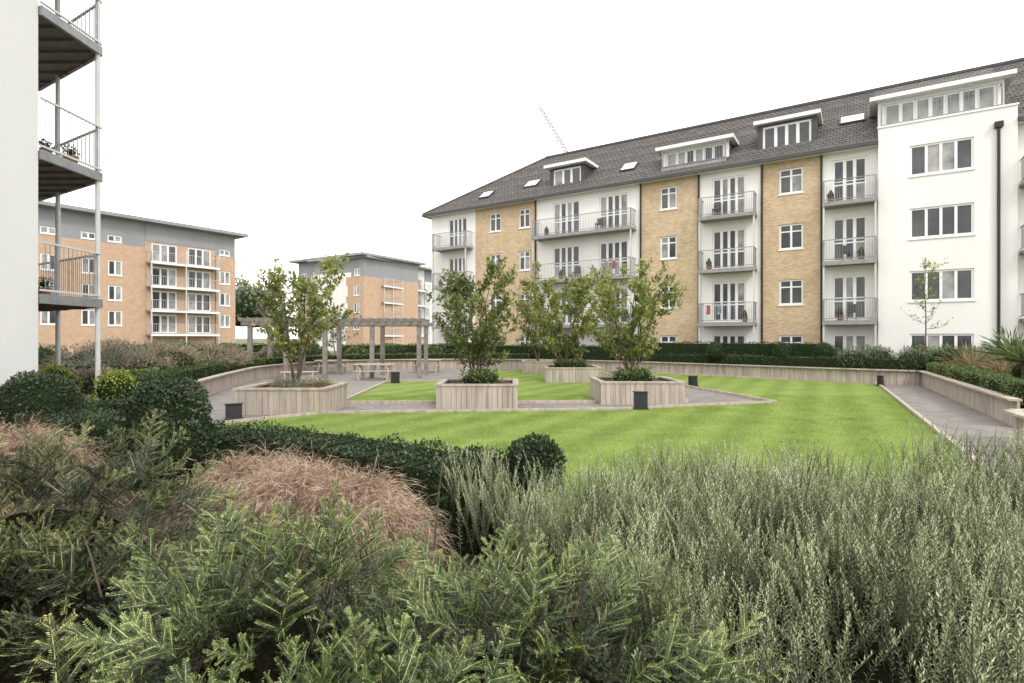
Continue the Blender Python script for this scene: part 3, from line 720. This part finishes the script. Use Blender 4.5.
def table(x,y,rz=0):
    g=group('picnic_table',(x,y,.005),rz); b=B()
    for k in range(6): b.box(-.9,.9,-.36+k*.12,-.36+k*.12+.11,.71,.75,M['bench'])
    for s in (-.75,.75): b.box(s-.04,s+.04,-.3,.3,.64,.705,M['bench'])
    for s in (-.7,.62):
        for (y0,y1) in ((-.1,-.4),(.1,.4)): b.beam((s+.04,y1,0),(s+.04,y0*1.5,.64),.07,.07,M['bench'],up=(1,0,0))
    for side in (-1,1):
        for k in range(2): b.box(-.9,.9,side*.7-.12+k*.125,side*.7-.12+k*.125+.11,.42,.46,M['bench'])
        for s in (-.7,.62): b.box(s,s+.07,side*.7-.04,side*.7+.04,0,.415,M['bench'])
    b.obj('top_and_seats',g)
table(-6.6,26.0,.1); table(-5.0,31.5,0); bench(-9.8,24.9,.2); bench(-8.6,31.5); table(-10.2,30.6,.2)
def lightbox(x,y,rz=0,w=.36,h=.46):
    g=group('garden_light',(x,y,.03),rz); b=B(); K=M['black']
    b.box(-w/2-.03,w/2+.03,-.12,.12,-.03,.03,K)
    b.hexa([(-w/2,-.1,.033),(w/2,-.1,.033),(w/2,.1,.033),(-w/2,.1,.033),(-w/2,-.06,h),(w/2,-.06,h),(w/2,.1,h),(-w/2,.1,h)],K)
    b.box(-w/2-.02,w/2+.02,-.1,.12,h+.002,h+.03,K)
    b.box(-w/2+.05,w/2-.05,.101,.112,.1,h-.05,M['glass'])
    b.obj('housing',g,bevel=.005)
lightbox(-6.75,13.1,.5,h=.36);lightbox(3.55,14.9,-.1);lightbox(7.35,21.9,.6,h=.4);lightbox(15.1,22.1,.8,h=.4);lightbox(-5.1,23.6,.1)

def crane():
    g=group('tower_crane'); b=B(); C=M['crane']
    p=Vector((18,150,49));q=Vector((8,152,67))
    offs=[Vector((.5,0,-.3)),Vector((-.5,0,-.3)),Vector((0,0,.6))]
    for o in offs: b.beam(p+o,q+o*.6,.2,.2,C)
    n=18
    for i in range(n):
        a=p.lerp(q,i/n);c=p.lerp(q,(i+1)/n)
        for k in range(3): b.beam(a+offs[k],c+offs[(k+1)%3],.11,.11,C)
    for dx in (-.8,.8):
        for dy in (-.8,.8): b.beam((18+dx,150+dy,0),(18+dx,150+dy,50),.2,.2,C)
    for i in range(25):
        z=i*2; s=1 if i%2 else -1
        b.beam((18-.8*s,149.2,z),(18+.8*s,149.2,z+2),.12,.12,C); b.beam((18-.8,150-.8*s,z),(18-.8,150+.8*s,z+2),.12,.12,C)
    b.beam((18,150,49.5),(23,149,50),1.2,.8,C); b.box(22.5,24.5,148,150,48,50,M['dark'])
    b.obj('mast_and_jib',g)
crane()

# ---------------------------------------------------------------- foreground plants (merged meshes)
def yew_spray(seed):
    r=np.random.default_rng(seed); C=[];D=[];Nn=[];LL=[];WW=[];RR=[]
    Lm=.30; bend=r.uniform(-.08,.08); dr=r.uniform(-.15,.3)
    def main(t): return np.array([t*Lm,bend*t*t,-dr*Lm*t*t+.02*t])
    def needles(p0,d,n0,ln,base):
        side=np.cross(n0,d); side/=np.linalg.norm(side); m=max(4,int(ln/.0066)); cv=r.uniform(-.02,.03)
        for i in range(m):
            t=(i+.5)/m
            for s in (-1,1):
                C.append(p0+d*ln*t+np.array([0,0,cv*t*t])); D.append(side*s*1.0+d*.6+n0*r.uniform(.1,.6)+r.normal(0,.08,3)); Nn.append(n0+side*s*-.5+r.normal(0,.18,3))
                LL.append(.0205*(1-.45*t**2)*r.uniform(.85,1.12)); WW.append(.0046); RR.append(np.clip(base+.65*t**2.5+r.normal(0,.08),0,1))
        C.append(p0);D.append(d);Nn.append(n0);LL.append(ln);WW.append(.004);RR.append(.8)
    up=np.array([0,0,1.])
    nt=5
    for i in range(nt*2):
        t=.08+.87*(i/2)/nt+r.uniform(-.03,.03); s=1 if i%2 else -1
        p=main(t); ang=math.radians(r.uniform(28,62))*s
        d=np.array([math.cos(ang),math.sin(ang),r.uniform(-.2,.5)]); d/=np.linalg.norm(d)
        needles(p,d,up+r.normal(0,.28,3),(.045+.12*(1-t))*r.uniform(.5,1.25),.0+.2*t)
    for i in range(6):
        a=main(i/6);c=main((i+1)/6);d=c-a;l=np.linalg.norm(d); needles(a,d/l,up,l,.0+.3*i/6)
    return leaves(np.array(C),np.array(D),np.array(Nn),np.array(LL),np.array(WW)),np.array(RR)
def ros_clump(seed,ns=6):
    r=np.random.default_rng(seed); Cs=[];Ds=[];Ns=[];Ls=[];Ws=[];Rs=[]
    for k in range(ns):
        H=r.uniform(.28,.60); az=r.uniform(0,6.28); lean=r.uniform(.02,.40); b0=np.array([r.normal(0,.055),r.normal(0,.055),r.uniform(-.04,.04)])
        m=int(H/.0058); t=(np.arange(m)+.5)/m; t=t[t>.2]; m=len(t)
        curve=lambda t: b0+np.stack([np.cos(az)*lean*H*t**1.5,np.sin(az)*lean*H*t**1.5,H*t],-1)
        P=curve(t); th=np.arange(m)*2.4+r.uniform(0,.5,m); out=np.stack([np.cos(th),np.sin(th),np.zeros(m)],1)
        el=np.interp(t,[0,.8,1],[.3,.75,2.2])[:,None]
        D=out+np.array([0,0,1])*el+r.normal(0,.1,(m,3))
        base=r.normal(0,.12)
        Cs.append(P);Ds.append(D);Ns.append(np.cross(D,np.cross(D,[0,0,1.]))+r.normal(0,.2,(m,3)))
        Ls.append(.029*(1-.35*t)*r.uniform(.8,1.2,m));Ws.append(np.full(m,.0052));Rs.append(np.clip(base-.02+.85*t**1.6+r.normal(0,.09,m),0,1))
        for (ta,tb) in ((0,.5),(.5,1)):
            a=curve(np.array([ta]))[0];c=curve(np.array([tb]))[0];l=np.linalg.norm(c-a)
            for nn in ([1,0,0],[0,1,0]):
                Cs.append(a[None]);Ds.append((c-a)[None]);Ns.append(np.array([nn],float));Ls.append(np.array([l*1.15]));Ws.append(np.array([.005]));Rs.append(np.array([.3]))
    return leaves(*[np.concatenate(q) for q in (Cs,Ds,Ns,Ls,Ws)]),np.concatenate(Rs)
def straw_tuft(seed,n=120):
    r=np.random.default_rng(seed); az=r.uniform(0,6.28,n); el=r.uniform(.1,1.2,n)
    D=np.stack([np.cos(az)*np.cos(el)+.5,np.sin(az)*np.cos(el),np.sin(el)],1); D=unit(D)
    P=r.normal(0,.04,(n,3))*[1,1,.2]; l=r.uniform(.07,.2,n)
    V1=leaves(P,D,rv(n),l,.005)
    T=P+D*l[:,None]*.85; D2=D+np.array([.25,0,-.5])+r.normal(0,.22,(n,3)); V2=leaves(T,D2,rv(n),l*.8,.0045)
    D3=D2+np.array([.1,0,-.6])+r.normal(0,.22,(n,3)); V3=leaves(T+unit(D2)*l[:,None]*.7,D3,rv(n),l*.6,.0035)
    rr=np.clip(np.concatenate([r.normal(.3,.15,n),r.normal(.52,.22,n),r.normal(.72,.25,n)]),0,1)
    return np.concatenate([V1,V2,V3]),rr
def frame(x,zup):
    X=Vector(x).normalized(); Z=Vector(zup); Y=Z.cross(X).normalized(); Z=X.cross(Y)
    m=Matrix.Identity(4); m.col[0][:3]=X;m.col[1][:3]=Y;m.col[2][:3]=Z; return m
class Mass:
    def __init__(s): s.V=[];s.r=[]
    def add(s,tpl,m,dr=0,gain=1):
        A=np.array(m); s.V.append(tpl[0]@A[:3,:3].T+A[:3,3]); s.r.append(np.clip(tpl[1]*gain+dr,0,1))
    def obj(s,name,g,mat): return link(leafmesh(name,np.concatenate(s.V),np.concatenate(s.r),mat),name,g)
def yew(name,c,rad,n,meshes,mat,core=.5,sc=(.6,1.15),zmin=-.1):
    g=group(name); o=link(ico(1,4,'dcore'),'core',g); o.location=c; o.scale=tuple(v*core for v in rad); ms=Mass()
    for i in range(n):
        while True:
            v=Vector((R.gauss(0,1),R.gauss(0,1),R.gauss(0,1))).normalized()
            if v.z>zmin: break
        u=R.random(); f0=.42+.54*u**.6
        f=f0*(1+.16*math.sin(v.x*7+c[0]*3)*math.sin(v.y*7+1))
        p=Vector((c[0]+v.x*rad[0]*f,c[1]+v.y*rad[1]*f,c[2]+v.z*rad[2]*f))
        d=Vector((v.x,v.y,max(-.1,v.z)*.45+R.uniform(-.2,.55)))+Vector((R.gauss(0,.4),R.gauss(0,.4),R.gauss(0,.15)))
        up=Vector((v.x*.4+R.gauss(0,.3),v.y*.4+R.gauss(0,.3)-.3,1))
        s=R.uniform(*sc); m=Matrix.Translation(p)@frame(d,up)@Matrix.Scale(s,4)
        ms.add(R.choice(meshes),m,dr=(f0-.80)*1.4+R.gauss(0,.09))  # inner sprays get a darker colour, painting in the shade within the shrub
    ms.obj('sprays',g,mat)
    return g
ym=[yew_spray(s) for s in range(10)]
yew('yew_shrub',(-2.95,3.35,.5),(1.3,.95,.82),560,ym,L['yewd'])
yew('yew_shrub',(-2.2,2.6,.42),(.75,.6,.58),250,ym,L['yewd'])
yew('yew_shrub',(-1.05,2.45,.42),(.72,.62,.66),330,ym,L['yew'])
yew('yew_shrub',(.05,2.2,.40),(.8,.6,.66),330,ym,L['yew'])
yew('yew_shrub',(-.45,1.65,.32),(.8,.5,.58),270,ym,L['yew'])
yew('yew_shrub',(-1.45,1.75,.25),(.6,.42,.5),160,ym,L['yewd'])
def leader(x,y,z,h):
    g=group('yew_leader_shoot'); b=B(); ms=Mass()
    b.tube([(x,y,z),(x+.02,y+.01,z+h*.5),(x+.05,y,z+h)],[.006,.005,.003],M['bark'],5); b.obj('stem',g)
    for i in range(8):
        t=i/8; a=R.uniform(0,6.28); d=Vector((math.cos(a),math.sin(a),.9)); 
        ms.add(R.choice(ym),Matrix.Translation((x+.05*t,y,z+h*t))@frame(d,(-math.cos(a),-math.sin(a),1))@Matrix.Scale(.5-.25*t,4))
    ms.add(R.choice(ym),Matrix.Translation((x+.05,y,z+h-.02))@frame((.1,0,1),(1,.2,0))@Matrix.Scale(.3,4))
    ms.obj('sprays',g,L['yew'])
leader(-.42,2.9,.85,.52); leader(.35,2.5,.85,.34); leader(-1.3,2.6,.85,.3); leader(.02,2.6,.9,.28); leader(-2.0,2.9,.9,.25); leader(.62,2.3,.75,.3)
for (x,y,z,dx,dz) in ((.25,2.2,.95,.1,.22),(-1.9,2.5,.9,-.1,.18),(.75,2.3,.8,.16,.15),(-.9,2.2,1.0,.05,.16)):
    b=B(); b.tube([(x,y,z-.1),(x+dx*.5,y,z+dz*.5),(x+dx,y+.02,z+dz)],[.005,.004,.0025],M['bark'],5); b.obj('bare_twig')
rm=[ros_clump(s) for s in range(10)]
def rosh(x,y):
    h=.955+.08*math.sin(x*2.3+y*1.1)+.06*math.sin(x*5.1-y*3.7)+.05*math.sin(y*7+x*2)
    if y>3.4: h-=.17*math.exp(-((x-.85)/.5)**2)*min(1,(y-3.4))
    h+=.05*max(0,x-2.5)
    return h
g=group('rosemary_bush'); ms=Mass()
def rosin(x,y): return x>-.45+(4.6-y)*.46 and x<1.08*y+.9 and y<4.95-.05*x and not ((x-.2)**2+(y-4.9)**2<.12)
cnt=0
while cnt<1250:
    y=1.2+R.random()**.8*3.95; x=R.uniform(-.6,6)
    if not rosin(x,y): continue
    s=R.uniform(.75,1.15); top=rosh(x,y)+R.gauss(0,.06)
    m=Matrix.Translation((x,y,top-.5*s))@Matrix.Rotation(R.uniform(0,6.28),4,'Z')@Matrix.Rotation(R.gauss(0,.16),4,'X')@Matrix.Rotation(R.gauss(.05,.16),4,'Y')@Matrix.Scale(s,4)
    ms.add(R.choice(rm),m,dr=R.gauss(0,.09)); cnt+=1
ms.obj('stems',g,L['rose'])
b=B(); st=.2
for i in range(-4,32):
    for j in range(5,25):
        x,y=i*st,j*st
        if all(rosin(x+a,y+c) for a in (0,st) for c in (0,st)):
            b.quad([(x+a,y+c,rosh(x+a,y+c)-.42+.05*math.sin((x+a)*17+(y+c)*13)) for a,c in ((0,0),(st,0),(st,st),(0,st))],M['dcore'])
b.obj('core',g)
sm_=[straw_tuft(s) for s in range(6)]
M['strawcore']=pmat('straw_core',(.11,.075,.05),(.20,.14,.095),scale=20,rough=1,bump=.6)
def straw(name,parts):
    g=group(name); ms=Mass()
    for (c,rad,n) in parts:
        o=link(ico(1,3),'core',g); o.location=c; o.scale=tuple(v*.82 for v in rad); o.data.materials[0]=M['strawcore']
        for i in range(n):
            while True:
                v=Vector((R.gauss(0,1),R.gauss(0,1),R.gauss(0,1))).normalized()
                if v.z>0: break
            k=R.uniform(.78,.98)*(1+.12*math.sin(v.x*9)*math.sin(v.y*8))
            p=Vector((c[0]+v.x*rad[0]*k,c[1]+v.y*rad[1]*k,c[2]+v.z*rad[2]*k))
            d=Vector((v.x*.8+R.gauss(0,.5)+.2,v.y*.8-.4+R.gauss(0,.5),-.25*(1-v.z)))
            ms.add(R.choice(sm_),Matrix.Translation(p)@frame(d,(v.x*.6,v.y*.6,1))@Matrix.Scale(R.uniform(.7,1.3),4),dr=R.gauss(0,.15))
    ms.obj('tufts',g,L['straw'])
straw('dry_grass_mound',[((-1.9,4.7,.2),(.66,.58,.58),150),((-1.25,4.25,.2),(.52,.55,.55),115),((-2.5,5.3,.2),(.5,.5,.54),70)])
straw('dry_grass_mound',[((-5.0,5.4,.3),(.7,.6,.70),150)])

n=5000
P=np.stack([rng.uniform(-5,2,n),rng.uniform(.8,5,n),rng.uniform(.06,.085,n)],1)
D=rng.normal(0,1,(n,3));D[:,2]*=.2
L['litter']=leafmat('leaf_litter',[(0,(.06,.03,.02)),(.5,(.20,.10,.06)),(1,(.38,.22,.12))],.1)
link(leafmesh('leaf_litter',leaves(P,D,rv(n)*.4+[0,0,1],rng.uniform(.02,.06,n),rng.uniform(.01,.03,n)),rng.uniform(0,1,n),L['litter']),'leaf_litter')

# ---------------------------------------------------------------- world, sun, camera
w=bpy.data.worlds.new('World'); scene.world=w; w.use_nodes=True; nt=w.node_tree
bg=nt.nodes['Background']; sk=nt.nodes.new('ShaderNodeTexSky'); sk.sky_type='NISHITA'; sk.sun_disc=False
sk.sun_elevation=math.radians(42); sk.sun_rotation=math.radians(155); sk.dust_density=3; sk.air_density=1
mx=nt.nodes.new('ShaderNodeMix'); mx.data_type='RGBA'; mx.inputs[0].default_value=.93
mx.inputs[7].default_value=(15.6,15.2,14.8,1)
nt.links.new(sk.outputs[0],mx.inputs[6]); nt.links.new(mx.outputs[2],bg.inputs[0]); bg.inputs[1].default_value=.149
sl=bpy.data.lights.new('sun','SUN'); sl.energy=1.5; sl.angle=math.radians(12); sl.color=(1,.96,.9)
so=bpy.data.objects.new('sun',sl); COL.objects.link(so); so.rotation_euler=(math.radians(48),0,math.radians(25))
cam=bpy.data.cameras.new('camera'); cam.sensor_width=36; cam.lens=18.98; cam.shift_y=-3.5/1024; cam.clip_end=3000; cam.clip_start=.05
co=bpy.data.objects.new('camera',cam); COL.objects.link(co); co.location=(0,0,2.0); co.rotation_euler=(math.radians(90),0,0)
scene.camera=co
